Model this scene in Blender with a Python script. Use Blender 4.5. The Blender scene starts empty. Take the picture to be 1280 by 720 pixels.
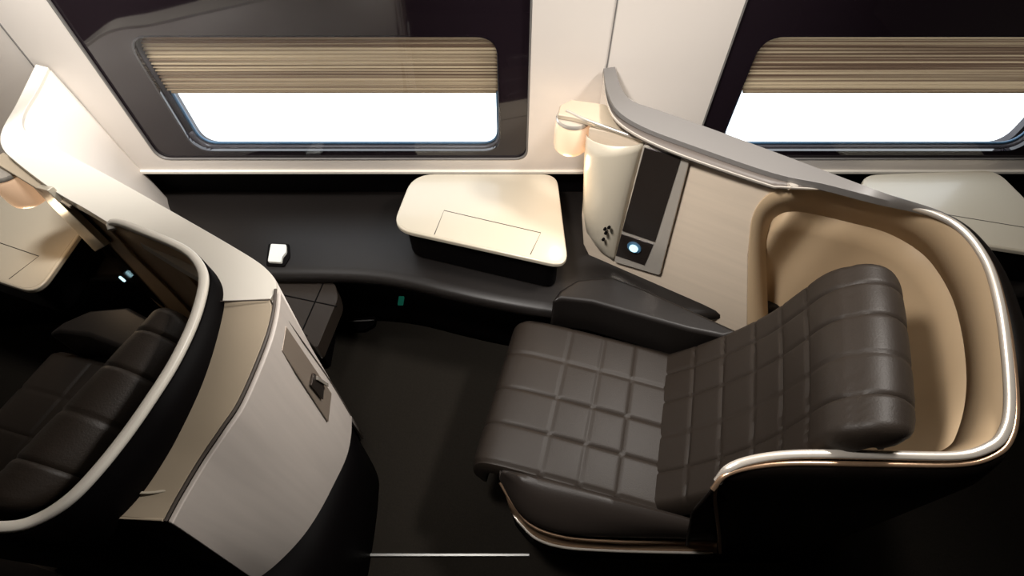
import bpy, bmesh, math
from mathutils import Vector
from mathutils.geometry import tessellate_polygon
C = bpy.context.scene.collection
PITCH = math.radians(53.2); SP, CP = math.sin(PITCH), math.cos(PITCH)
CAMZ = 2.1; F = 628.0; W = 1.70            # W: plane of the window wall

# ---------- surveying: where a sight line meets a real plane ----------
def ray(px, py):
    a = (px-640)/F; v = (360-py)/F
    return Vector((a, CP+v*SP, -SP+v*CP))
def P(px, py, z):
    r = ray(px, py); d = (z-CAMZ)/r.z
    return Vector((d*r.x, d*r.y, z))
def PY(px, py, y=W):
    r = ray(px, py); d = y/r.y
    return Vector((d*r.x, y, CAMZ+d*r.z))
def PN(px, py, p, n):
    r = ray(px, py); o = Vector((0, 0, CAMZ))
    d = (p-o).dot(n)/r.dot(n)
    return o+r*d

# ---------- materials ----------
def mat(name, col, rough=0.5, metal=0.0, spec=0.5, coat=0.0, noise=None, bump=None, grain=None, sss=0):
    m = bpy.data.materials.new(name); m.use_nodes = True
    nt = m.node_tree; b = nt.nodes['Principled BSDF']
    b.inputs['Base Color'].default_value = (*col, 1)
    b.inputs['Roughness'].default_value = rough
    b.inputs['Metallic'].default_value = metal
    b.inputs['Specular IOR Level'].default_value = spec
    b.inputs['Coat Weight'].default_value = coat
    tc = nt.nodes.new('ShaderNodeTexCoord')
    if noise:                                   # (scale, amount)
        n = nt.nodes.new('ShaderNodeTexNoise'); n.inputs['Scale'].default_value = noise[0]; n.inputs['Detail'].default_value = 5
        nt.links.new(tc.outputs['Object'], n.inputs['Vector'])
        r = nt.nodes.new('ShaderNodeMix'); r.data_type = 'RGBA'
        r.inputs[6].default_value = (*[c*(1-noise[1]) for c in col], 1)
        r.inputs[7].default_value = (*[min(1, c*(1+noise[1])) for c in col], 1)
        nt.links.new(n.outputs['Fac'], r.inputs[0]); nt.links.new(r.outputs[2], b.inputs['Base Color'])
    if grain:                                   # (stretch vector, amount)
        mp = nt.nodes.new('ShaderNodeMapping'); mp.inputs['Scale'].default_value = grain[0]
        nt.links.new(tc.outputs['Object'], mp.inputs['Vector'])
        n = nt.nodes.new('ShaderNodeTexNoise'); n.inputs['Scale'].default_value = 1; n.inputs['Detail'].default_value = 6
        nt.links.new(mp.outputs[0], n.inputs['Vector'])
        r = nt.nodes.new('ShaderNodeMix'); r.data_type = 'RGBA'
        r.inputs[6].default_value = (*[c*(1-grain[1]) for c in col], 1)
        r.inputs[7].default_value = (*[min(1, c*(1+grain[1])) for c in col], 1)
        nt.links.new(n.outputs['Fac'], r.inputs[0]); nt.links.new(r.outputs[2], b.inputs['Base Color'])
    if bump:                                    # (scale, strength)
        n = nt.nodes.new('ShaderNodeTexNoise'); n.inputs['Scale'].default_value = bump[0]; n.inputs['Detail'].default_value = 3
        nt.links.new(tc.outputs['Object'], n.inputs['Vector'])
        k = nt.nodes.new('ShaderNodeBump'); k.inputs['Strength'].default_value = bump[1]; k.inputs['Distance'].default_value = 0.002
        nt.links.new(n.outputs['Fac'], k.inputs['Height']); nt.links.new(k.outputs[0], b.inputs['Normal'])
    return m
M = {}
M['wall'] = mat('warm_white_laminate', (0.65, 0.60, 0.55), 0.45, noise=(3, 0.03))
M['wood'] = mat('pale_wood_laminate', (0.62, 0.52, 0.41), 0.42, grain=((3, 3, 60), 0.10))
M['door'] = mat('pale_grey_wood', (0.68, 0.62, 0.57), 0.40, grain=((2, 60, 3), 0.09))
M['cream'] = mat('cream_lacquer', (0.54, 0.485, 0.385), 0.30, coat=0.2)
M['beige'] = mat('beige_lacquer', (0.46, 0.38, 0.28), 0.45, coat=0.0)
M['white'] = mat('white_lacquer', (0.78, 0.74, 0.66), 0.35, coat=0.2)
M['rail'] = mat('satin_grey_rail', (0.155, 0.147, 0.14), 0.38, metal=0.0)
M['pale_rail'] = mat('pale_satin_metal', (0.72, 0.66, 0.58), 0.25, metal=0.6)
M['copper'] = mat('copper_trim', (0.50, 0.33, 0.21), 0.28, metal=0.8)
M['groove'] = mat('dark_groove', (0.09, 0.075, 0.065), 0.5)
M['tan'] = mat('tan_suede_lining', (0.40, 0.28, 0.175), 0.7, noise=(4, 0.05), bump=(300, 0.1))
M['tan_light'] = mat('light_tan_lining', (0.50, 0.365, 0.225), 0.6, noise=(4, 0.05))
M['leather'] = mat('dark_brown_leather', (0.0205, 0.0150, 0.0112), 0.50, spec=0.3, bump=(260, 0.25), noise=(9, 0.08))
M['leather_smooth'] = mat('smooth_dark_leather', (0.020, 0.0155, 0.013), 0.40, spec=0.35, bump=(200, 0.12))
M['console'] = mat('console_leather', (0.009, 0.0073, 0.0066), 0.42, spec=0.3, bump=(200, 0.12))
M['black'] = mat('black_shell', (0.002, 0.0015, 0.0017), 0.55, spec=0.06)
M['brownblack'] = mat('brown_black_shell', (0.004, 0.0028, 0.0022), 0.45, spec=0.12)
M['carpet'] = mat('charcoal_carpet', (0.016, 0.0135, 0.0105), 0.95, spec=0.1, noise=(120, 0.35), bump=(500, 0.6))
M['frame'] = mat('violet_grey_frame', (0.045, 0.038, 0.043), 0.35)
M['gloss'] = mat('black_gloss_panel', (0.011, 0.007, 0.010), 0.06, coat=0.5)
M['screen'] = mat('dark_screen', (0.018, 0.014, 0.012), 0.18)
M['gasket'] = mat('blue_gasket', (0.05, 0.12, 0.20), 0.4)
M['bronze'] = mat('bronze_plate', (0.40, 0.33, 0.27), 0.35, metal=0.4)
M['latch'] = mat('dark_bronze_latch', (0.05, 0.04, 0.035), 0.3, metal=0.5)
M['clasp'] = mat('light_grey_clasp', (0.75, 0.76, 0.72), 0.35)
M['ceiling'] = mat('cabin_ceiling', (0.30, 0.27, 0.24), 0.6)
M['alu'] = mat('aluminium_strip', (0.3, 0.3, 0.29), 0.4, metal=0.9)
def emis(name, col, s):
    m = bpy.data.materials.new(name); m.use_nodes = True; nt = m.node_tree; nt.nodes.clear()
    e = nt.nodes.new('ShaderNodeEmission'); e.inputs[0].default_value = (*col, 1); e.inputs[1].default_value = s
    o = nt.nodes.new('ShaderNodeOutputMaterial'); nt.links.new(e.outputs[0], o.inputs[0]); return m
M['knob_light'] = emis('lit_control_knob', (0.55, 0.9, 1.0), 1.6)
M['green_light'] = emis('green_socket_light', (0.02, 0.25, 0.16), 0.18)
def glass():
    m = bpy.data.materials.new('window_glass'); m.use_nodes = True; nt = m.node_tree; nt.nodes.clear()
    t = nt.nodes.new('ShaderNodeBsdfTransparent'); t.inputs[0].default_value = (0.93, 0.95, 0.97, 1)
    g = nt.nodes.new('ShaderNodeBsdfGlossy'); g.inputs['Roughness'].default_value = 0.0
    f = nt.nodes.new('ShaderNodeFresnel'); f.inputs[0].default_value = 1.5
    x = nt.nodes.new('ShaderNodeMixShader'); o = nt.nodes.new('ShaderNodeOutputMaterial')
    ge = nt.nodes.new('ShaderNodeNewGeometry'); iv = nt.nodes.new('ShaderNodeMath'); iv.operation = 'SUBTRACT'; iv.inputs[0].default_value = 1; nt.links.new(ge.outputs['Backfacing'], iv.inputs[1])
    mu = nt.nodes.new('ShaderNodeMath'); mu.operation = 'MULTIPLY'; nt.links.new(f.outputs[0], mu.inputs[0]); nt.links.new(iv.outputs[0], mu.inputs[1])
    nt.links.new(mu.outputs[0], x.inputs[0]); nt.links.new(t.outputs[0], x.inputs[1]); nt.links.new(g.outputs[0], x.inputs[2]); nt.links.new(x.outputs[0], o.inputs[0]); return m
M['glass'] = glass()
def blind():
    m = bpy.data.materials.new('pleated_blind_fabric'); m.use_nodes = True; nt = m.node_tree; nt.nodes.clear()
    tc = nt.nodes.new('ShaderNodeTexCoord'); mp = nt.nodes.new('ShaderNodeMapping'); mp.inputs['Scale'].default_value = (0.3, 1, 110)
    n = nt.nodes.new('ShaderNodeTexNoise'); n.inputs['Scale'].default_value = 1.0; n.inputs['Detail'].default_value = 3
    cr = nt.nodes.new('ShaderNodeValToRGB')
    cr.color_ramp.elements[0].position = 0.42; cr.color_ramp.elements[0].color = (0.12, 0.072, 0.045, 1)
    cr.color_ramp.elements[1].position = 0.60; cr.color_ramp.elements[1].color = (0.42, 0.31, 0.19, 1)
    d = nt.nodes.new('ShaderNodeBsdfDiffuse'); t = nt.nodes.new('ShaderNodeBsdfTranslucent')
    x = nt.nodes.new('ShaderNodeMixShader'); x.inputs[0].default_value = 0.35; o = nt.nodes.new('ShaderNodeOutputMaterial')
    L = nt.links.new
    L(tc.outputs['Object'], mp.inputs[0]); L(mp.outputs[0], n.inputs['Vector']); L(n.outputs['Fac'], cr.inputs[0])
    L(cr.outputs[0], d.inputs[0]); L(cr.outputs[0], t.inputs[0]); L(d.outputs[0], x.inputs[1]); L(t.outputs[0], x.inputs[2]); L(x.outputs[0], o.inputs[0])
    return m
M['blind'] = blind()
def shade():
    m = bpy.data.materials.new('glowing_lamp_shade'); m.use_nodes = True; nt = m.node_tree
    b = nt.nodes['Principled BSDF']; b.inputs['Base Color'].default_value = (0.85, 0.62, 0.45, 1); b.inputs['Roughness'].default_value = 0.3
    b.inputs['Emission Color'].default_value = (1.0, 0.62, 0.36, 1); b.inputs['Emission Strength'].default_value = 0.38
    return m
M['shade'] = shade()

# ---------- builders ----------
def wloc(o):
    v = Vector((0, 0, 0))
    while o is not None: v += o.location; o = o.parent
    return v
def link(name, me, material, parent=None, origin=None):
    o = bpy.data.objects.new(name, me); C.objects.link(o)
    if parent is not None: o.parent = parent; off = wloc(parent)
    elif origin is not None: o.location = origin; off = Vector(origin)
    else: off = Vector((0, 0, 0))
    for v in me.vertices: v.co -= off
    me.materials.append(M[material]); return o
def finish(o, bevel=0, smooth=True, solid=0, offset=-1, sub=0, seg=3):
    if solid:
        s = o.modifiers.new('s', 'SOLIDIFY'); s.thickness = solid; s.offset = offset
    if bevel:
        b = o.modifiers.new('b', 'BEVEL'); b.width = bevel; b.segments = seg; b.limit_method = 'ANGLE'; b.angle_limit = math.radians(35)
        b.harden_normals = True
    if sub:
        u = o.modifiers.new('u', 'SUBSURF'); u.levels = sub; u.render_levels = sub
    if smooth:
        for p in o.data.polygons: p.use_smooth = True
        if not bevel and not sub:
            try: o.data.set_sharp_from_angle(angle=math.radians(45))
            except Exception: pass
    return o
def raw(name, vs, fs, material, parent=None, origin=None):
    bm = bmesh.new(); V = [bm.verts.new(v) for v in vs]
    for f in fs:
        try: bm.faces.new([V[i] for i in f])
        except ValueError: pass
    bmesh.ops.recalc_face_normals(bm, faces=bm.faces)
    me = bpy.data.meshes.new(name); bm.to_mesh(me); bm.free()
    return link(name, me, material, parent, origin)
def prism(name, poly, vec, material, parent=None, bevel=0.004, origin=None, smooth=True):
    vec = Vector(vec); n = len(poly); vs = [Vector(p) for p in poly]; vs += [v+vec for v in vs]
    fs = [list(range(n)), list(range(n, 2*n))] + [[i, (i+1) % n, n+(i+1) % n, n+i] for i in range(n)]
    o = raw(name, vs, fs, material, parent, origin)
    return finish(o, bevel, smooth)
def box(name, lo, hi, material, parent=None, bevel=0.003, origin=None):
    return prism(name, [(lo[0], lo[1], lo[2]), (hi[0], lo[1], lo[2]), (hi[0], hi[1], lo[2]), (lo[0], hi[1], lo[2])], (0, 0, hi[2]-lo[2]), material, parent, bevel, origin)
def rounded(pts, r, n=6):
    out = []; N = len(pts); rr = r if isinstance(r, (list, tuple)) else [r]*N
    for i in range(N):
        p = Vector(pts[i]); a = Vector(pts[i-1])-p; b = Vector(pts[(i+1) % N])-p
        la, lb = a.length, b.length; a.normalize(); b.normalize()
        k = min(rr[i], la*.45, lb*.45)
        if k <= 0: out.append(p); continue
        for j in range(n+1):
            t = j/n; out.append((p+a*k)*(1-t)**2+p*2*t*(1-t)+(p+b*k)*t*t)
    return out
def spline(pts, n=48):
    """Catmull-Rom through the points, evenly resampled by chord length."""
    pts = [Vector(p) for p in pts]
    if len(pts) == 2: return [pts[0].lerp(pts[1], i/(n-1)) for i in range(n)]
    q = [pts[0]*2-pts[1]]+pts+[pts[-1]*2-pts[-2]]; dense = []
    for i in range(1, len(q)-2):
        a, b, c, d = q[i-1:i+3]
        for j in range(16):
            t = j/16
            dense.append(0.5*((2*b)+(c-a)*t+(2*a-5*b+4*c-d)*t*t+(3*b-a-3*c+d)*t**3))
    dense.append(pts[-1])
    L = [0]
    for i in range(1, len(dense)): L.append(L[-1]+(dense[i]-dense[i-1]).length)
    out = []; k = 0
    for i in range(n):
        s = L[-1]*i/(n-1)
        while k < len(L)-2 and L[k+1] < s: k += 1
        t = (s-L[k])/max(1e-9, L[k+1]-L[k]); out.append(dense[k].lerp(dense[k+1], min(1, t)))
    return out
def loft(name, curves, material, parent=None, n=48, solid=0.0, offset=-1, resample=True, origin=None, cols=None, bevel=0):
    cs = [spline(c, n) if resample else [Vector(p) for p in c] for c in curves]
    n = len(cs[0])
    if cols:                                    # smooth across as well
        acc = [spline([c[i] for c in cs], cols) for i in range(n)]
        cs = [[acc[i][j] for i in range(n)] for j in range(cols)]
    vs = [p for c in cs for p in c]
    fs = [[r*n+i, r*n+i+1, (r+1)*n+i+1, (r+1)*n+i] for r in range(len(cs)-1) for i in range(n-1)]
    o = raw(name, vs, fs, material, parent, origin)
    return finish(o, bevel, True, solid, offset)
def sweep(name, path, w, h, material, parent=None, n=64, up=(0, 0, 1), origin=None, taper=False, resample=True):
    """rounded flat bar along a path: w sideways, h along up"""
    pts = spline(path, n) if resample else path; up = Vector(up); K = 12; vs = []; n = len(pts)
    for i, p in enumerate(pts):
        t = (pts[min(i+1, n-1)]-pts[max(i-1, 0)]).normalized()
        s = t.cross(up).normalized(); u = s.cross(t).normalized()
        k = 1.0
        if taper: k = min(1, 0.15+min(i, n-1-i)/(n*0.05))
        for j in range(K):
            a = 2*math.pi*j/K; ca, sa = math.cos(a), math.sin(a)
            cx = math.copysign(abs(ca)**0.6, ca)*w/2*k; cy = math.copysign(abs(sa)**0.6, sa)*h/2*k
            vs.append(p+s*cx+u*cy)
    fs = [[i*K+j, i*K+(j+1) % K, (i+1)*K+(j+1) % K, (i+1)*K+j] for i in range(n-1) for j in range(K)]
    fs += [list(range(K)), list(range((n-1)*K, n*K))]
    o = raw(name, vs, fs, material, parent, origin); return finish(o)
def lathe(name, c, prof, material, parent=None, n=40, origin=None, caps=True):
    vs = []; fs = []
    for r, z in prof:
        for j in range(n):
            a = 2*math.pi*j/n; vs.append(Vector((c[0]+r*math.cos(a), c[1]+r*math.sin(a), c[2]+z)))
    for i in range(len(prof)-1):
        for j in range(n): fs.append([i*n+j, i*n+(j+1) % n, (i+1)*n+(j+1) % n, (i+1)*n+j])
    if caps: fs += [list(range(n)), list(range((len(prof)-1)*n, len(prof)*n))]
    o = raw(name, vs, fs, material, parent, origin); return finish(o)
def thing(name, label, cat, loc=(0, 0, 0), group=None):
    o = bpy.data.objects.new(name, None); C.objects.link(o); o.location = loc; o.empty_display_size = 0.1
    return tag(o, label, cat, group)
def tag(o, label, cat, group=None):
    o['label'] = label; o['category'] = cat
    if group: o['group'] = group
    return o
def struct(o): o['kind'] = 'structure'; return o
def copy_tree(o, parent=None):
    c = o.copy(); C.objects.link(c); c.parent = parent
    for ch in list(o.children): copy_tree(ch, c)
    return c

# ================= THE SHELL OF THE CABIN =================
X0, X1, YA = -2.6, 3.2, -1.2
ZT = 2.5; SILL = 0.672
struct(box('floor', (X0, YA, -0.06), (X1, 1.95, 0.0), 'carpet', bevel=0))
struct(box('ceiling', (X0, YA, ZT), (X1, 1.95, ZT+0.05), 'ceiling', bevel=0))
struct(box('wall_front', (X0-0.05, YA, 0), (X0, 1.95, ZT), 'ceiling', bevel=0))
struct(box('wall_rear', (X1, YA, 0), (X1+0.05, 1.95, ZT), 'ceiling', bevel=0))
struct(box('wall_aisle', (X0, YA-0.05, 0), (X1, YA, ZT), 'brownblack', bevel=0))
struct(box('wall_lower', (X0, 1.76, 0), (X1, 1.80, SILL-0.01), 'black', bevel=0))

def plate(name, outer, holes, y0, y1, material, parent=None, bevel=0.0):
    """upright plate between y0 and y1 with holes; outlines are lists of (x, z)"""
    bm = bmesh.new(); loops = [outer]+holes
    flat = [bm.verts.new((x, y0, z)) for loop in loops for x, z in loop]
    for t in tessellate_polygon([[Vector((x, z, 0)) for x, z in loop] for loop in loops]):
        try: bm.faces.new([flat[k] for k in t])
        except ValueError: pass
    r = bmesh.ops.extrude_face_region(bm, geom=list(bm.faces))
    for v in [g for g in r['geom'] if isinstance(g, bmesh.types.BMVert)]: v.co.y = y1
    bmesh.ops.recalc_face_normals(bm, faces=bm.faces)
    me = bpy.data.meshes.new(name); bm.to_mesh(me); bm.free()
    o = link(name, me, material, parent); return finish(o, bevel, False)
def rrect(x0, z0, x1, z1, r, n=8, top=True):
    q = [Vector((x0, z0, 0)), Vector((x1, z0, 0)), Vector((x1, z1, 0)), Vector((x0, z1, 0))]
    return [(p.x, p.y) for p in rounded(q, r, n)]
P1 = (-1.490, 0.727, 0.066, 1.52); P2 = (0.748, 0.727, 2.304, 1.52)
panels = [P1, P2]
holes = [rrect(*p, 0.055) for p in panels]
struct(plate('wall_window', [(X0, SILL), (X1, SILL), (X1, ZT), (X0, ZT)], holes, W, W+0.10, 'wall'))
struct(box('trim_1', (X0, W-0.012, SILL-0.012), (X1, W+0.10, SILL+0.004), 'white', bevel=0.004))
# vertical joints of the wall lining
for i, (xa, xb) in enumerate([(0.335, 0.345)]):
    struct(box('trim_2', (xa, W-0.004, 1.10), (xa+0.004, W+0.01, ZT), 'rail', bevel=0.001))
struct(box('trim_3', (-1.70, W-0.004, 1.10), (-1.696, W+0.01, ZT), 'rail', bevel=0.001))
opens = [(-1.318, 0.765, -0.050, 1.240), (0.856, 0.765, 2.120, 1.240)]
for k, (p, q) in enumerate(zip(panels, opens)):
    w = struct(plate('window_%d' % (k+1), rrect(p[0]+.001, p[1]+.001, p[2]-.001, p[3]-.001, 0.055), [rrect(*q, 0.075)], W+0.012, W+0.03, 'gloss'))
    w['label'] = ['wide window with black surround at left, above the side console', 'wide window with black surround at right, behind the partition'][k]
    # chrome lip round the black surround
    lip = [Vector((x, W+0.004, z)) for x, z in rrect(p[0]+.004, p[1]+.004, p[2]-.004, p[3]-.004, 0.055)]
    sweep('lip_trim', lip+[lip[0]], 0.007, 0.012, 'rail', w, up=(0, 1, 0), resample=False)
    # splayed reveal
    a = [Vector((x, W+0.03, z)) for x, z in rrect(*q, 0.075)]; b = [Vector((x, W+0.052, z)) for x, z in rrect(q[0]+.014, q[1]+.006, q[2]-.004, q[3]-.006, 0.07)]
    loft('reveal', [a+[a[0]], b+[b[0]]], 'frame', w, resample=False, solid=0.004, offset=0)
    g = [Vector((x, W+0.052, z)) for x, z in rrect(q[0]+.017, q[1]+.010, q[2]-.007, q[3]-.008, 0.07)]
    sweep('gasket', g+[g[0]], 0.010, 0.010, 'gasket', w, up=(0, 1, 0), resample=False)
    plate('pane', rrect(q[0]-.004, q[1]-.004, q[2]+.004, q[3]+.004, 0.075), [], W+0.006, W+0.010, 'glass', w)
    # pleated blind: zig-zag cloth filling the upper half
    zb = 1.018; z = q[3]+0.004; rows = []; i = 0
    ins = 0.0
    while z > zb:
        rows.append([Vector((q[0]+.004+ins, W+0.040+(i % 2)*0.006, z)), Vector((q[2]-.002-ins, W+0.040+(i % 2)*0.006, z))]); z -= 0.0065; i += 1
    loft('blind', rows, 'blind', w, resample=False)
    box('blind_rail', (q[0]+.022, W+0.038, zb-0.006), (q[2]-.010, W+0.050, zb+0.002), 'blind', w)
outer_holes = [rrect(q[0]-.02, q[1]-.04, q[2]+.02, q[3]+.02, 0.07) for q in opens]
struct(plate('wall_outer_skin', [(X0, 0), (X1, 0), (X1, ZT), (X0, ZT)], outer_holes, W+0.10, W+0.13, 'frame'))

# ================= SIDE CONSOLE, FLOOR STRIP =================
front = [P(-420, 372, .5), P(-100, 350, .5), P(200, 344, .5), P(360, 344, .5), P(450, 346, .5), P(505, 353, .5), P(560, 366, .5), P(620, 379, .5), P(700, 392, .5), P(800, 402, .5)]
fc = spline(front, 60)
fc = [p for p in fc if X0+0.03 < p.x] ; fc += [Vector((1.6, 1.17, .5)), Vector((3.15, 1.17, .5))]
def off(c, dy, z): return [Vector((p.x, p.y+dy, z)) for p in c]
con = thing('side_console', 'long dark leather side console running under the windows', 'console', (-0.5, 1.45, 0))
back = [Vector((p.x, 1.755, .5)) for p in fc]
loft('console_top', [off(back, 0, .49), off(back, 0, .5), off(fc, .05, .50), off(fc, .018, .496), off(fc, .004, .484), off(fc, 0, .465), off(fc, .006, .445), off(fc, .03, .432), off(fc, .14, .425)], 'console', con, resample=False, solid=0.004)
loft('plinth', [off(fc, .13, .43), off(fc, .13, .05), off(fc, .11, .0)], 'black', con, resample=False, solid=0.01, offset=1)
q = PY(502, 374, 1.33)
box('socket_light', (q.x-.014, 1.30, q.z-.008), (q.x+.010, 1.345, q.z+.004), 'green_light', con, bevel=.002)
a = P(464, 694, 0.0)
st = struct(box('trim_4', (P(462, 693, 0).x, a.y-.006, -0.001), (P(662, 693, 0).x, a.y+.006, 0.008), 'alu', bevel=.003))
st['label'] = 'thin aluminium strip across the carpet at the aisle'
cl = P(347, 320, .506)
clasp = prism('seatbelt_clasp', rounded([P(340, 307, .506), P(359, 308, .506), P(359, 317, .506), P(354, 323, .506), P(353, 330, .506), P(336, 329, .506), P(338, 317, .506)], .006, 3), (0, 0, .012), 'clasp', bevel=.003, origin=(cl.x, cl.y, .5))
tag(clasp, 'small pale grey clasp lying on the dark side console', 'clasp')
prism('clasp_base', rounded([P(336, 306, .5), P(362, 306, .5), P(363, 322, .5), P(356, 334, .5), P(333, 333, .5)], .008, 3), (0, 0, .006), 'black', clasp, bevel=.002)

# ================= SIDE TABLES =================
zt = 0.68
tc_ = P(605, 273, zt)
tab = thing('side_table', 'cream side table with rounded corners in the middle, beside the quilted seat', 'table', (tc_.x, tc_.y, 0.5), 'cream side tables under the windows')
tp = rounded([P(516, 217, zt), P(696, 217, zt), P(711, 334, zt), P(489, 285, zt)], [.10, .07, .075, .085], 8)
prism('table_rim', tp, (0, 0, -.022), 'cream', tab, bevel=.006)
cen = sum(tp, Vector())/len(tp)
def shrink(poly, d):
    out = []
    for p in poly:
        v = p-cen; out.append(p-v.normalized()*d)
    return out
tin = [p+Vector((0, 0, .0008)) for p in shrink(tp, .012)]
prism('table_top', tin, (0, 0, -.004), 'cream', tab, bevel=0)
ins = [P(555, 263, zt+.001), P(676, 291, zt+.001), P(663, 318, zt+.001), P(543, 293, zt+.001)]
sweep('inset_joint', ins[3:]+ins[:1]+[ins[1]]+[ins[2]], .0034, .0014, 'latch', tab, resample=False)
prism('pedestal', [Vector((p.x, p.y, .66)) for p in shrink(tp, .035)], (0, 0, -.157), 'black', tab, bevel=.01)
t2 = copy_tree(tab); t2.location = tab.location+Vector((1.90, 0.01, 0)); t2.rotation_euler.z = math.radians(3)
t2['label'] = 'cream side table at the right, partly hidden behind the seat shell'
t3 = copy_tree(tab); t3.location = tab.location+Vector((-1.86, -0.11, 0)); t3.rotation_euler.z = math.radians(-2)
t3['label'] = 'cream side table at the far left, half out of the frame'

# ================= MAIN PARTITION (behind the quilted seat) =================
pp = Vector((.247, 1.416, 1.0)); pn = Vector((.5163, .8564, 0)); pn.normalize()
def onp(px, py, d=0.0): return PN(px, py, pp+pn*d, pn)
part = thing('suite_partition', 'tall pale wood partition with control panel beside the quilted seat', 'partition', (0.5, 1.3, 0))
facepoly = [onp(736, 160), onp(800, 172), onp(860, 190), onp(930, 212), onp(985, 230), onp(957, 246), onp(940, 276), onp(935, 320), onp(934, 415)]
low = onp(934, 415); facepoly += [Vector((low.x, low.y, .02)), Vector((.40, onp(790, 350).y+.045, .02)), onp(764, 345), onp(742, 332), onp(729, 305), onp(727, 270), onp(730, 225)]
prism('wood_panel', facepoly, pn*.05, 'wood', part, bevel=.004)
# backing body
b0 = onp(760, 165)+pn*.05; b1 = Vector((1.10, 0, 0)); b1.y = (pp.dot(pn)-b1.x*pn.x)/pn.y; b1 += pn*.06
bodyt = [Vector((.33, 1.69, 1.10)), Vector((.345, 1.60, 1.10)), Vector((.40, 1.49, 1.10)), Vector((.60, 1.33, 1.10)), Vector((.68, 1.28, 1.10))]
bodyo = [Vector((.37, 1.69, 1.10)), Vector((.39, 1.60, 1.10)), Vector((.47, 1.50, 1.10)), Vector((.65, 1.36, 1.10)), Vector((.73, 1.31, 1.10))]
ca, cb = spline(bodyt, 30), spline(bodyo, 30)
prism('body', ca+cb[::-1], (0, 0, -1.09), 'wall', part, bevel=.004)
# end column: softly bulging pale panel left of the screen
def colcurve(z, l, r, bulge):
    L_ = onp(*l); R_ = onp(*r); out = []
    for i in range(15):
        t = i/14; p = L_.lerp(R_, t); out.append(p-pn*(bulge*math.sin(math.pi*t)**0.6 if 0 < t < 1 else 0))
    return out
colr = [((733, 168), (806, 178)), ((731, 190), (804, 186)), ((730, 230), (793, 225)), ((729, 262), (782, 268)), ((733, 286), (774, 304)), ((743, 302), (770, 320)), ((757, 314), (768, 326))]
loft('end_panel', [colcurve(0, l, r, b) for (l, r), b in zip(colr, (.045, .045, .045, .042, .034, .02, .006))], 'cream', part, resample=False, solid=.004, offset=0)
# control panel
cp = [onp(806, 178, -.004), onp(864, 196, -.004), onp(826, 342, -.004), onp(769, 325, -.004)]
bez = prism('control_panel', rounded(cp, .012, 4), -pn*.012, 'pale_rail', part, bevel=.003)
scr = [onp(806, 184, -.017), onp(852, 196, -.017), onp(819, 302, -.017), onp(778, 288, -.017)]
prism('screen', scr, -pn*.003, 'screen', bez, bevel=.001)
scr2 = [onp(777, 292, -.017), onp(817, 305, -.017), onp(806, 331, -.017), onp(770, 319, -.017)]
prism('control_pad', scr2, -pn*.003, 'screen', bez, bevel=.001)
kc = onp(793, 309, -.021)
def disc(name, c, nrm, r, h, m, parent, k=20, origin=None):
    nrm = Vector(nrm).normalized(); a = nrm.cross(Vector((0, 0, 1))).normalized(); b = nrm.cross(a)
    return prism(name, [c+a*r*math.cos(2*math.pi*j/k)+b*r*math.sin(2*math.pi*j/k) for j in range(k)], nrm*h, m, parent, bevel=h*.3, origin=origin)
kn = disc('knob_ring', kc, -pn, .028, .004, 'gasket', bez)
disc('control_knob', kc-pn*.004, -pn, .017, .008, 'knob_light', bez)
for px, py in ((757, 285), (762, 283), (758, 290), (755, 298)):
    c = onp(px, py, -.046)
    disc('socket', c, -pn, .006, .012, 'black', part, 10)
# bracket shelf at the top, reaching left to the lamp
zb_ = 1.115
br = [P(697, 143, zb_), P(700, 131, zb_), P(714, 124, zb_), P(757, 130, zb_), P(790, 160, zb_), P(860, 186, zb_), P(938, 212, zb_), P(936, 217, zb_), P(862, 195, zb_), P(800, 174, zb_), P(740, 153, zb_), P(716, 146, zb_)]
prism('top_ledge', br, (0, 0, -.018), 'beige', part, bevel=.005)
lipc = [P(708, 139, zb_), P(735, 151, zb_), P(800, 174, zb_), P(862, 195, zb_), P(932, 216, zb_)]
sweep('ledge_trim', lipc, .010, .012, 'pale_rail', part)
# grey top rail with dark groove and swept-up tip at the wall
ro = [PY(768, 84, 1.69), PY(775, 109, 1.57), P(790, 127, 1.165), P(830, 141, 1.16), P(900, 166, 1.155), P(1000, 203, 1.15), P(1050, 222, 1.15), P(1110, 244, 1.15), P(1150, 256, 1.135), P(1180, 266, 1.128)]
ri = [PY(755, 86, 1.69), PY(759, 112, 1.55), P(772, 138, 1.165), P(803, 158, 1.16), P(860, 180, 1.155), P(965, 216, 1.15), P(1030, 230, 1.15), P(1100, 248, 1.14), P(1145, 257.5, 1.13), P(1175, 266, 1.125)]
loft('top_rail', [[p-Vector((0, 0, .02)) for p in ro], ro, ri, [p-Vector((0, 0, .02)) for p in ri]], 'rail', part, solid=.006, offset=0, bevel=.003)
li = [PY(754, 90, 1.685), PY(757, 120, 1.53), P(768, 148, 1.155), P(799, 171, 1.145), P(856, 196, 1.135), P(955, 230, 1.13), P(975, 234, 1.13), P(1030, 237, 1.13)]
loft('rail_groove', [[p-Vector((0, 0, .012)) for p in ri[:7]], [p+Vector((0, 0, -.004)) for p in li]], 'groove', part, solid=.006)
sweep('lower_lip', li, .005, .008, 'pale_rail', part, taper=True)

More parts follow.
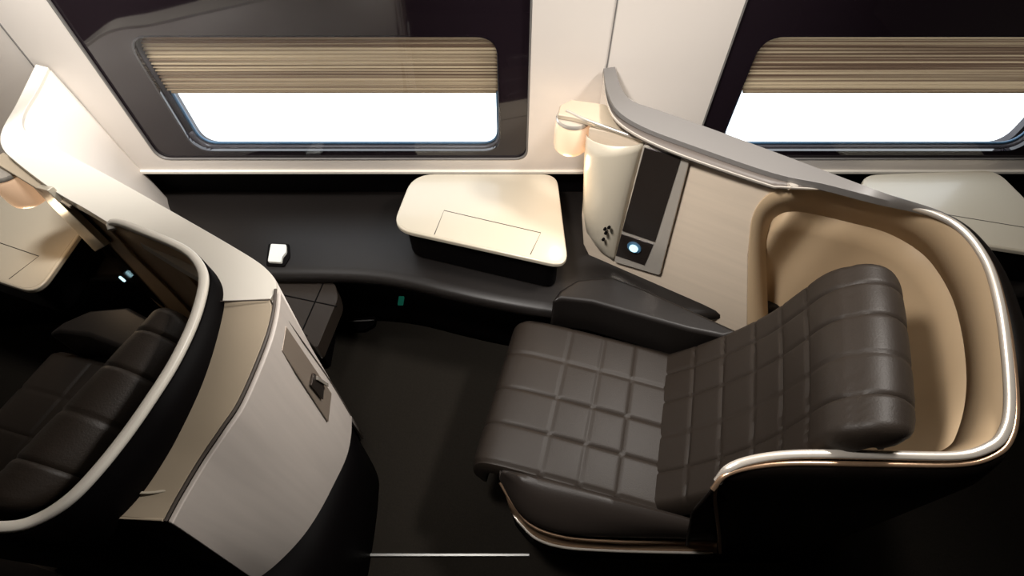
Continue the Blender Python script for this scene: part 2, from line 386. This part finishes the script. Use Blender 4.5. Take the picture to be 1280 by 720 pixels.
# ================= SEAT SHELL =================
shell = thing('seat_shell', 'curved privacy shell with tan lining and pale rim wrapping the quilted seat', 'seat shell', (1.0, .7, 0))
R = [onp(934, 414, -.004), onp(935, 350, -.004), onp(937, 300, -.004), onp(942, 268, -.005), onp(957, 246, -.005), onp(985, 233, -.005), P(1015, 231, 1.12), P(1060, 238, 1.12), P(1120, 253, 1.12), P(1172, 269, 1.12), P(1206, 290, 1.12), P(1234, 330, 1.11), P(1250, 385, 1.10), P(1259, 450, 1.08), P(1262, 505, 1.06), P(1256, 538, 1.05), P(1238, 558, 1.04), P(1195, 570, 1.02), P(1100, 569, 1.0), P(1000, 568, .98), P(945, 574, .96), P(912, 585, .94), P(897, 602, .91)]
I = [onp(960, 402, .06), onp(958, 350, .07), onp(957, 305, .07), onp(962, 280, .07), onp(974, 268, .07), onp(992, 264, .07), P(1022, 268, .95), P(1060, 277, .95), P(1105, 289, .94), P(1140, 307, .93), P(1166, 330, .93), P(1190, 370, .93), P(1203, 415, .93), P(1209, 465, .93), P(1207, 505, .92), P(1198, 540, .91), P(1185, 560, .90)]
# inner curve completed along the hidden aisle-side wing
for x, y in ((.98, .395), (.89, .39), (.82, .385), (.77, .38), (.73, .38), (.70, .375)): I.append(Vector((x, y, .88)))
def dens(c, n=90): return spline(c, n)
def knots(c, m=6):
    q = [c[0]*2-c[1]]+c+[c[-1]*2-c[-2]]; out = []
    for i in range(1, len(q)-2):
        a, b, cc, d = q[i-1:i+3]
        for j in range(m):
            t = j/m; out.append(0.5*((2*b)+(cc-a)*t+(2*a-5*b+4*cc-d)*t*t+(3*b-a-3*cc+d)*t**3))
    out.append(c[-1]); return out
Rk, Ik = knots(R), knots(I)
Bk = []
ctr = Vector((.75, .68, 0))
for i, p in enumerate(Ik):
    z = .12; v = Vector((p.x, p.y, 0))-ctr
    b = p-v.normalized()*.05; Bk.append(Vector((b.x, b.y, min(z, p.z-.05))))
loft('upper_lining', [Rk, [r.lerp(i, .5)+Vector((0, 0, .0)) for r, i in zip(Rk, Ik)], Ik], 'tan_light', shell, resample=False, solid=.004, offset=0)
lw = []
for t in (0, .12, .3, .6, 1.0):
    lw.append([i.lerp(b, t)+(i-ctr-Vector((0, 0, i.z))).normalized()*(.03*math.sin(math.pi*min(1, t*1.5))) for i, b in zip(Ik, Bk)])
loft('inner_lining', lw, 'tan_light', shell, resample=False, solid=.004, offset=0)
rimp = R[5:]
rimk = knots(rimp)
sweep('rim', rimk, .020, .016, 'pale_rail', shell, resample=False)
def outw(p, d): 
    v = (Vector((p.x, p.y, 0))-ctr).normalized(); return p+v*d
outk = [outw(p, .018) for p in rimk]
sweep('rim_edge', [p+Vector((0, 0, -.010)) for p in outk], .012, .014, 'copper', shell, resample=False)
o1 = [outw(p, .022)-Vector((0, 0, .012)) for p in rimk]
def flare(p): return .03+.11*max(0, min(1, (p.y-.42)/.15))
botr = []
for i, p in enumerate(rimk):
    v = outw(p, flare(p)+.02); x = v.x
    if p.y < .5 and p.x < 1.0: x = .62+(p.x-.46)*(1.0-.62)/(1.0-.46); v.y = .30
    botr.append(Vector((x, v.y, .01)))
mid = [outw(a, flare(p))-Vector((0, 0, .11)) for a, p in zip(o1, rimk)]
loft('outer_skin', [o1, [a.lerp(m, .5)+Vector((0, 0, .02)) for a, m in zip(o1, mid)], mid, botr], 'brownblack', shell, resample=False, solid=.006, offset=0)
# front edge of the wing down to the side rail
fe = [P(896, 604, .905), P(893, 618, .86), P(896, 645, .72), P(899, 670, .55), P(900, 690, .42)]
sweep('wing_edge', fe, .010, .012, 'copper', shell, up=(0, 1, 0))
fk = spline(fe, 20)
loft('wing_side', [fk, [Vector((p.x+.12, .335, min(p.z, .80))) for p in fk]], 'brownblack', shell, resample=False, solid=.006)

# ================= QUILTED SEAT =================
F2 = Vector((-.0722, .5092, 0)); e2 = Vector((.2549, .9670, 0)); e1 = Vector((.9670, -.2549, 0))
def st(s, t, z): return F2+e1*s+e2*t+Vector((0, 0, z))
def pad(name, prof, t0, t1, th, seams_u, seams_t, material, parent, nu=110, nt_=90, edge=.03, tw=None, skew=None, gw=.0048, gd=.0045, corner=None, shear=0):
    """upholstered pad: prof is the (s, z) profile of its back plane, padding grows along the profile normal"""
    pr_ = spline([Vector((s, z, 0)) for s, z in prof], nu)
    L = [0]
    for i in range(1, nu): L.append(L[-1]+(pr_[i]-pr_[i-1]).length)
    T = L[-1]; Wd = t1-t0
    bm = bmesh.new(); top = []; bot = []
    nr_ = []
    for i in range(nu):
        tg = (pr_[min(nu-1, i+5)]-pr_[max(0, i-5)]).normalized(); nr_.append(Vector((-tg.y, tg.x, 0)))
    for i in range(nu):
        a = pr_[max(0, i-1)]; b = pr_[min(nu-1, i+1)]; tg = (b-a).normalized(); nrm = Vector((-tg.y, tg.x, 0))
        rt = []; rb = []
        k0, k1 = (tw(L[i]/T) if tw else (0, 0))
        for j in range(nt_):
            # finer sampling near the edges
            w = j/(nt_-1); t = t0+k0+(Wd-k0-k1)*w; tn = t0+Wd*w
            de = min(w*(Wd-k0-k1), (1-w)*(Wd-k0-k1)); du = min(L[i], T-L[i])
            def rnd(d, e): return 1 if d >= e else math.sqrt(max(0, 1-(1-d/e)**2))
            h = th*rnd(de, edge)*rnd(du, edge)
            g = 0; pf = 1.0
            u = L[i]*(corner(w) if corner else 1)
            for sm in seams_u: g = max(g, math.exp(-((u-sm)/gw)**2)); 
            for sm in seams_t: g = max(g, math.exp(-((tn-sm)/gw)**2))
            # pillow between seams
            def pil(v, sm):
                lo = max([x for x in sm if x <= v], default=None); hi = min([x for x in sm if x > v], default=None)
                if lo is None or hi is None: return .5
                return math.sin(math.pi*(v-lo)/(hi-lo))**.5
            h += .0025*pil(u, seams_u)*pil(tn, seams_t)*rnd(de, edge)-gd*g*min(1, de/.012)
            fi = i*(corner(w) if corner else 1); i0 = min(nu-2, int(fi)); p = pr_[i0].lerp(pr_[i0+1], fi-i0)
            nrm = nr_[i0].lerp(nr_[i0+1], fi-i0).normalized()
            if shear: p = p-Vector((shear*(L[i]/T)**1.5*(1-w)**1.3, 0, 0))
            rt.append(bm.verts.new(st(p.x+nrm.x*h, t, p.y+nrm.y*h)))
            rb.append(bm.verts.new(st(p.x-nrm.x*.012, t, p.y-nrm.y*.012)))
        top.append(rt); bot.append(rb)
    for i in range(nu-1):
        for j in range(nt_-1):
            bm.faces.new((top[i][j], top[i][j+1], top[i+1][j+1], top[i+1][j]))
            bm.faces.new((bot[i][j], bot[i+1][j], bot[i+1][j+1], bot[i][j+1]))
        bm.faces.new((top[i][0], top[i+1][0], bot[i+1][0], bot[i][0])); bm.faces.new((top[i][-1], bot[i][-1], bot[i+1][-1], top[i+1][-1]))
    for j in range(nt_-1):
        bm.faces.new((top[0][j], bot[0][j], bot[0][j+1], top[0][j+1])); bm.faces.new((top[-1][j], top[-1][j+1], bot[-1][j+1], bot[-1][j]))
    bmesh.ops.recalc_face_normals(bm, faces=bm.faces)
    me = bpy.data.meshes.new(name); bm.to_mesh(me); bm.free()
    o = link(name, me, material, parent); return finish(o)
so = st(.45, .3, 0)
seat = thing('suite_seat', 'quilted dark brown leather seat with armrests in the tan lined shell', 'seat', (so.x, so.y, 0), 'quilted seats')
cush = [(-.03, .27), (-.028, .34), (-.012, .395), (.03, .41), (.12, .412), (.30, .405), (.46, .395), (.57, .385)]
pad('seat_cushion', cush, .0, .60, .045, [.305, .43, .55], [.02, .155, .29, .435, .585], 'leather', seat, edge=.028)
bk = [(.52, .34), (.56, .385), (.65, .50), (.73, .625), (.80, .77), (.838, .90), (.862, 1.00), (.90, 1.045), (.932, 1.03), (.955, .97)]
def bt(u):
    k = max(0, (u-.78)/.22); return (.03+.085*u, .015+.02*k*k)
def bcorner(w): return 1-.07*max(0, 1-w/.35)**1.6-.10*max(0, (w-.72)/.28)**2
pad('backrest', bk, -.03, .615, .055, [.20, .33, .46, .58, .69, .79], [.10, .235, .375, .50], 'leather', seat, edge=.035, tw=bt, corner=bcorner, shear=.055)
# base under the cushion and shell behind the backrest
prism('seat_base', rounded([st(.04, .03, .36), st(.60, .03, .36), st(.60, .57, .36), st(.04, .57, .36)], .03), (0, 0, -.35), 'black', seat, bevel=.01)
bp = spline([Vector((s+.03, z-.012, 0)) for s, z in bk], 30)
loft('backrest_shell', [[st(p.x+.02, a+b*i, p.y-.02) for i, p in enumerate(bp[3:25])] for a, b in ((.02, .0065), (.3, 0), (.56, -.002))], 'black', seat, resample=False, solid=.02, offset=0)
# window-side armrest
za = .60
ar = [P(691, 382, za), P(692, 370, za), P(702, 357, za), P(722, 348, za), P(765, 345, za), P(800, 358, za), P(850, 380, za), P(925, 416, za), P(890, 415, za), P(800, 388, za), P(720, 370, za)]
ar = [P(690, 376, za), P(700, 362, za), P(722, 349, za), P(765, 345, za), P(800, 358, za), P(850, 380, za), P(930, 416, za), P(905, 421, za), P(860, 412, za), P(800, 395, za), P(740, 378, za), P(703, 374, za)]
prism('armrest', ar, (0, 0, -.20), 'console', seat, bevel=.016)
# aisle-side armrest: lens-shaped leather roll with trims below
Ai = [P(628, 588, .50), P(680, 600, .50), P(750, 619, .505), P(820, 638, .51), P(870, 652, .51), P(897, 664, .51)]
Am = [P(626, 592, .485), P(668, 625, .475), P(740, 648, .47), P(810, 660, .475), P(865, 668, .475), P(897, 672, .475)]
Al = [P(624, 598, .44), P(652, 645, .41), P(700, 667, .40), P(770, 671, .40), P(840, 671, .40), P(897, 673, .40)]
Ab = [p+Vector((0, .10, -.03)) for p in Al]
Ak = [p+Vector((.01, .02, -.06)) for p in Ai]
loft('armrest', [Ak, Ai, Am, Al, Ab], 'leather_smooth', seat, cols=24, solid=.004, n=40)
T1 = [P(625, 603, .42), P(640, 628, .40), P(662, 655, .385), P(700, 670, .38), P(760, 676, .38), P(830, 677, .38), P(898, 677, .38)]
T2 = [P(639, 640, .345), P(652, 656, .34), P(672, 674, .335), P(705, 684, .33), P(760, 688, .33), P(830, 690, .33), P(896, 691, .33)]
sweep('upper_trim', T1, .010, .010, 'copper', seat)
sweep('lower_trim', T2, .010, .012, 'pale_rail', seat, taper=True)
T1b = [p.lerp(q_, .45)+Vector((0, .012, 0)) for p, q_ in zip(spline(T1, 40), spline(T2, 40))]
loft('trim_band', [T1b, [p+Vector((0, .0, 0)) for p in spline(T2, 40)]], 'copper', seat, resample=False, solid=.004, offset=0)
T2k = spline(T2, 40)
loft('side_skirt', [[p+Vector((0, .012, 0)) for p in T2k], [Vector((p.x+.02, p.y+.03, .02)) for p in T2k]], 'black', seat, resample=False, solid=.006)
loft('rail_backing', [[p+Vector((0, .02, .0)) for p in spline(T1, 40)], [p+Vector((0, .02, 0)) for p in T2k]], 'black', seat, resample=False, solid=.004)
# copy: the seat of the suite in front
s2 = copy_tree(seat); s2.location = seat.location+Vector((-1.775, -.14, 0)); s2['label'] = 'dark leather seat inside the shadowed suite at the left'

# ================= READING LAMP =================
def lamp(c, label, grp, power):
    l = thing('reading_lamp', label, 'lamp', c, grp)
    lathe('lamp_cap', c, [(.030, 0), (.056, 0), (.059, -.006), (.058, -.014), (.03, -.014)], 'pale_rail', l)
    lathe('lamp_shade', c, [(.057, -.014), (.060, -.03), (.060, -.105), (.057, -.120), (.050, -.128), (.01, -.130)], 'shade', l)
    ld = bpy.data.lights.new('lamp_glow', 'POINT'); ld.energy = power; ld.color = (1, .72, .45); ld.shadow_soft_size = .03
    lo = bpy.data.objects.new('lamp_glow', ld); C.objects.link(lo); lo.location = (c[0]-.02, c[1]-.05, c[2]-.19)
    return l
lc = P(717, 146, 1.095)
lamp((lc.x, lc.y, 1.097), 'small glowing round lamp hanging from the main partition by the control panel', 'reading lamps', .9)

# ================= LEFT SUITE =================
zr = 1.10
lp = thing('suite_partition', 'white topped partition curving out from the wall at the left', 'partition', (-1.1, 1.0, 0))
lo_ = [PY(60, 85, 1.69), PY(47, 112, 1.58), P(29, 143, 1.12), P(30, 163, 1.11), P(56, 178, 1.10), P(100, 202, 1.10), P(147, 227, 1.10), P(200, 257, 1.10), P(280, 303, 1.10), P(325, 331, 1.10), P(342, 350, 1.10), P(344, 362, 1.10), P(337, 374, 1.10)]
li_ = [PY(46, 81, 1.69), PY(22, 130, 1.54), P(4, 163, 1.12), P(4, 184, 1.11), P(22, 203, 1.10), P(70, 239, 1.10), P(110, 262, 1.10), P(160, 293, 1.10), P(220, 330, 1.10), P(253, 349, 1.10), P(262, 356, 1.10), P(270, 365, 1.10), P(275, 377, 1.10)]
lok, lik = knots(lo_), knots(li_)
loft('top_rail', [[p-Vector((0, 0, .03)) for p in lok], lok, lik, [p-Vector((0, 0, .03)) for p in lik]], 'white', lp, resample=False, solid=.006, offset=0, bevel=.004)
fl = [Vector((-1.585, 1.715, .45)), Vector((-1.55, 1.66, .45)), Vector((-1.50, 1.60, .45)), Vector((-1.46, 1.55, .45)), Vector((-1.40, 1.48, .45)), Vector((-1.28, 1.38, .45)), Vector((-1.10, 1.25, .45)), Vector((-.95, 1.12, .45)), Vector((-.80, .98, .45)), Vector((-.72, .88, .45)), Vector((-.66, .81, .45)), Vector((-.64, .78, .45)), Vector((-.63, .76, .45))]
flk = knots(fl)
loft('window_side_panel', [[p-Vector((0, 0, .01)) for p in lok], [a.lerp(b, .5) for a, b in zip(lok, flk)], flk, [Vector((p.x, p.y, .02)) for p in flk]], 'wall', lp, resample=False, solid=.008, offset=0)
# cabin-side face
A_ = P(30, 208, 1.09); B_ = P(258, 352, 1.09); d_ = (B_-A_); d_.z = 0; d_.normalize(); ln = Vector((-d_.y, d_.x, 0)); 
if ln.y < 0: ln = -ln
fq = [A_-d_*.05, B_-d_*.12]
prism('inner_face', [fq[0], fq[1], Vector((fq[1].x, fq[1].y, .3)), Vector((fq[0].x, fq[0].y, .3))], ln*.05, 'tan_light', lp, bevel=.003)
def onl(px, py, d=0.0): return PN(px, py, A_+ln*d, ln)
prism('end_panel', [onl(40, 233, -.03), onl(58, 238, -.03), onl(131, 308, -.03), onl(119, 315, -.03)], ln*.02, 'cream', lp, bevel=.003)
prism('screen', [onl(66, 243, -.008), onl(86, 255, -.008), onl(205, 385, -.008), onl(160, 350, -.008)], ln*.006, 'screen', lp, bevel=.001)
kc = onl(154, 348, -.02)
disc('control_knob', kc, -ln, .014, .008, 'knob_light', lp)
br = [P(-12, 200, 1.075), P(4, 190, 1.075), P(60, 228, 1.075), P(92, 255, 1.075), P(86, 258, 1.075), P(50, 238, 1.075)]
prism('top_ledge', br, (0, 0, -.012), 'beige', lp, bevel=.003)
c2 = P(6, 213, 1.05)
lamp((c2.x, c2.y, 1.06), 'round lamp at the far left edge under the white topped partition', 'reading lamps', .6)

# cabinet closing the end of the left partition
cab = thing('storage_cabinet', 'pale wood cabinet with recessed latch at the end of the left partition', 'cabinet', (-.7, .5, 0))
seamL, seamR = P(248, 377, 1.10), P(334, 374, 1.095)
to = [P(344, 362, 1.10), P(341, 390, 1.095), P(330, 430, 1.085), P(301, 498, 1.06), P(277, 535, 1.045), P(250, 575, 1.02), P(222, 622, 1.0), P(207, 650, .99)]
ti = [P(262, 350, 1.10), P(277, 385, 1.085), P(268, 420, 1.075), P(240, 475, 1.05), P(215, 520, 1.03), P(185, 560, 1.01), P(150, 610, .99), P(120, 645, .985)]
tok, tik = knots(to), knots(ti)
inn = [p+Vector((-.03, .0, -.01)) for p in tik]
tok_top = knots([P(337, 375, 1.095)]+to[1:]); tik = knots([P(273, 377, 1.09)]+ti[1:]); inn = [p+Vector((-.03, .0, -.01)) for p in tik]
loft('cabinet_top', [tok_top, tik, inn], 'beige', cab, resample=False, solid=.012, offset=0, bevel=.003)
sweep('top_joint', [P(246, 377.5, 1.1095), P(336, 375, 1.1085)], .003, .003, 'groove', cab, n=8)
bo = [P(438, 521, .30), P(437, 545, .305), P(431, 572, .31), P(415, 606, .32), P(397, 640, .33), P(375, 672, .34), P(345, 703, .35), P(318, 724, .36)]
bok = knots(bo)
d1 = [t.lerp(b, .985) for t, b in zip(tok, bok)]
dp = loft('door', [[p+Vector((.006, -.004, -.008)) for p in tok], [a.lerp(b, .25) for a, b in zip(tok, bok)], [a.lerp(b, .5) for a, b in zip(tok, bok)], [a.lerp(b, .75) for a, b in zip(tok, bok)], bok], 'door', cab, resample=False, solid=.012, offset=0, bevel=.003)
ga = sweep('door_joint', [p+Vector((.003, -.002, .004)) for p in tok], .007, .006, 'groove', cab, resample=False)
ko = [Vector((-.66, .77, .0)), P(470, 592, 0), P(472, 620, 0), P(468, 660, 0), P(462, 700, 0), P(455, 740, 0), P(445, 780, 0), P(430, 830, 0)]
kok = knots(ko)
loft('toe_kick', [[p+Vector((-.008, 0, .01)) for p in bok], [a.lerp(b, .5)+Vector((-.01, 0, 0)) for a, b in zip(bok, kok)], kok], 'black', cab, resample=False, solid=.008, offset=0)
# end face toward the aisle and the lips on it
e0 = P(207, 650, .985); e1_ = P(318, 724, .36)
prism('end_panel', [e0, P(122, 652, .975), Vector((P(122, 652, .975).x-.1, e1_.y-.01, .05)), Vector((e1_.x-.02, e1_.y, .05)), e1_], (-.004, .02, 0), 'brownblack', cab, bevel=.003)
sweep('top_lip', [P(168, 616, 1.003), P(190, 616, 1.003), P(216, 612, 1.003)], .006, .006, 'cream', cab, n=12, taper=True)
sweep('end_lip', [P(122, 646, .99), P(165, 648, .99), P(204, 650, .995)], .006, .006, 'beige', cab, n=12)
# corner post and latch plate lie on the door surface
def on_door(px, py, push=.008):
    r = ray(px, py); o = Vector((0, 0, CAMZ)); best = None
    for i in range(len(tok)-1):
        a, b, c = tok[i], bok[i], bok[i+1]
        nrm = (b-a).cross(c-a)
        den = r.dot(nrm)
        if abs(den) < 1e-9: continue
        d = (a-o).dot(nrm)/den; p = o+r*d
        u = (tok[i+1]-tok[i]); fr = 0
        zt_ = (tok[i].z-p.z)/(tok[i].z-bok[i].z)
        L0 = tok[i].lerp(bok[i], zt_); L1 = tok[i+1].lerp(bok[i+1], zt_)
        k = (p-L0).dot(L1-L0)/max(1e-9, (L1-L0).length_squared)
        if -.05 <= k <= 1.05:
            n_ = nrm.normalized(); 
            if n_.x < 0: n_ = -n_
            best = p+n_*push; break
    if best is None: best = o+r*1.3
    return best
hp = [on_door(352, 408), on_door(410, 492), on_door(406, 527), on_door(347, 438)]
hn = Vector((1, -.15, 0)).normalized()
lpn = prism('latch_plate', hp, hn*.004, 'bronze', dp, bevel=.001)
hl = [on_door(384, 466, .014), on_door(397, 480, .014), on_door(396, 499, .014), on_door(381, 481, .014)]
prism('latch', hl, hn*.006, 'latch', lpn, bevel=.001)
hl = [on_door(386, 470, .02), on_door(400, 480, .02), on_door(400, 484, .02), on_door(386, 475, .02)]
prism('latch_pull', hl, hn*.006, 'pale_rail', lpn, bevel=.001)
cpst = [on_door(346, 385, .009), on_door(350, 388, .009), on_door(412, 480, .009), on_door(436, 525, .009), on_door(435, 545, .009), on_door(408, 484, .009)]
sweep('joint_line', [on_door(346, 388, .008), on_door(375, 428, .008), on_door(412, 480, .008), on_door(436, 520, .008)], .003, .003, 'groove', dp, n=12)

# shell of the seat in front
ls = thing('seat_shell', 'dark seat shell with pale rim at the left, beside the wood cabinet', 'seat shell', (-1.0, .5, 0))
zl = 1.16
lr = [P(141, 287, 1.13), P(140, 279, 1.14), P(152, 279, 1.15), P(180, 290, zl), P(212, 303, zl), P(236, 316, zl), P(250, 332, zl), P(255, 350, zl), P(250, 378, 1.155), P(238, 412, 1.15), P(216, 456, 1.145), P(188, 500, 1.14), P(158, 543, 1.13), P(122, 588, 1.12), P(88, 623, 1.11), P(50, 648, 1.10), P(10, 659, 1.10), P(-60, 655, 1.10), P(-200, 640, 1.08)]
lrk = knots(lr)
sweep('rim', lrk, .021, .018, 'white', ls, resample=False)
lctr = Vector((-1.25, .75, 0))
def lout(p, d):
    v = (Vector((p.x, p.y, 0))-lctr).normalized(); return p+v*d
sk = lrk[10:]
loft('outer_skin', [[lout(p, .012)-Vector((0, 0, .006)) for p in sk], [lout(p, .02)-Vector((0, 0, .10)) for p in sk], [lout(p, .02)-Vector((0, 0, .30)) for p in sk], [Vector((lout(p, .0).x, lout(p, .0).y, .02)) for p in sk]], 'black', ls, resample=False, solid=.006, offset=0)
sk = lrk[2:48]
loft('inner_lining', [[lout(p, -.008)-Vector((0, 0, .006)) for p in sk], [lout(p, -.008)-Vector((0, 0, .10)) for p in sk], [lout(p, .0)-Vector((0, 0, .3)) for p in sk], [lout(p, .0)-Vector((0, 0, .75)) for p in sk]], 'tan_light', ls, resample=False, solid=.004, offset=0)
sk = lrk[47:]
loft('aisle_lining', [[lout(p, -.008)-Vector((0, 0, .006)) for p in sk], [lout(p, -.004)-Vector((0, 0, .8)) for p in sk]], 'black', ls, resample=False, solid=.004, offset=0)

# ottoman between cabinet and console
oz = .44
ot = thing('footstool', 'quilted dark leather footstool tucked between the cabinet and the side console', 'footstool', (-.85, 1.0, 0))
op = rounded([Vector((-1.03, 1.275, oz)), P(418, 352, oz), P(423, 372, oz), P(396, 436, oz), Vector((-.775, .985, oz)), Vector((-.97, 1.185, oz))], .03, 5)
prism('cushion', op, (0, 0, -.085), 'leather', ot, bevel=.02)
for a, b in (((345, 367), (421, 383)), ((384, 420), (345, 400)), ((404, 354), (366, 440))):
    sweep('seam', [P(*a, oz+.001), P(*b, oz+.001)], .005, .003, 'black', ot, n=8)
prism('base', [Vector((-1.0, 1.285, .36)), Vector((-.85, 1.285, .36)), Vector((-.84, 1.10, .36)), Vector((-.87, 1.10, .36))], (0, 0, -.35), 'black', ot, bevel=.01)
sweep('edge_trim', [P(402, 447, .352), P(418, 411, .352)], .007, .012, 'alu', ot, n=8)
rg = tag(prism('floor_rail_cover', rounded([P(412, 402, .03), P(470, 395, .03), P(468, 405, .03), P(455, 412, .03), P(414, 412, .03)], .01, 3), (0, 0, -.03), 'black', bevel=.004, origin=(P(440, 404, 0).x, P(440, 404, 0).y, 0)), 'low black rail cover on the carpet beside the footstool', 'rail cover')
sweep('cover_edge', [P(432, 402, .032), P(468, 400, .032)], .006, .004, 'rail', rg, n=8, taper=True)

# ================= LIGHT =================
w = bpy.data.worlds.new('daylight'); bpy.context.scene.world = w; w.use_nodes = True
w.node_tree.nodes['Background'].inputs[0].default_value = (0.93, 0.97, 1.0, 1); w.node_tree.nodes['Background'].inputs[1].default_value = 3.0
def area(name, loc, target, size, power, col, spread):
    ld = bpy.data.lights.new(name, 'AREA'); ld.shape = 'RECTANGLE'; ld.size, ld.size_y = size; ld.energy = power; ld.color = col; ld.spread = math.radians(spread)
    o = bpy.data.objects.new(name, ld); C.objects.link(o); o.location = loc
    o.rotation_euler = (Vector(target)-Vector(loc)).to_track_quat('-Z', 'Y').to_euler()
area('ceiling_light', (.6, 1.3, 2.46), (.6, 1.3, 0), (2.4, .2), 8, (1, .94, .87), 150)
area('ceiling_spot', (-.45, .60, 2.42), (.55, 1.15, .7), (.3, .2), 11.5, (1, .95, .90), 85)
area('fill_spot_front', (-1.15, 1.2, 2.44), (-1.45, 1.72, 1.2), (.3, .15), 9, (1, .96, .91), 82)  # added unseen fill, brightens the left wall and white partition top
area('fill_spot_rear', (1.15, 1.12, 2.42), (-.3, .75, .6), (.3, .2), 15, (1, .945, .885), 110)  # added unseen fill from the right, put in to light the cabinet door

cam = bpy.data.cameras.new('camera'); co = bpy.data.objects.new('camera', cam); C.objects.link(co)
co.location = (0, 0, CAMZ); co.rotation_euler = (math.radians(90)-PITCH, 0, 0)
cam.sensor_width = 36; cam.lens = F/1280*36; cam.clip_start = .02
sc = bpy.context.scene; sc.camera = co
sc.view_settings.view_transform = 'Standard'; sc.view_settings.look = 'None'; sc.view_settings.gamma = 1; sc.view_settings.exposure = 0.0
sc.view_settings.use_curve_mapping = False
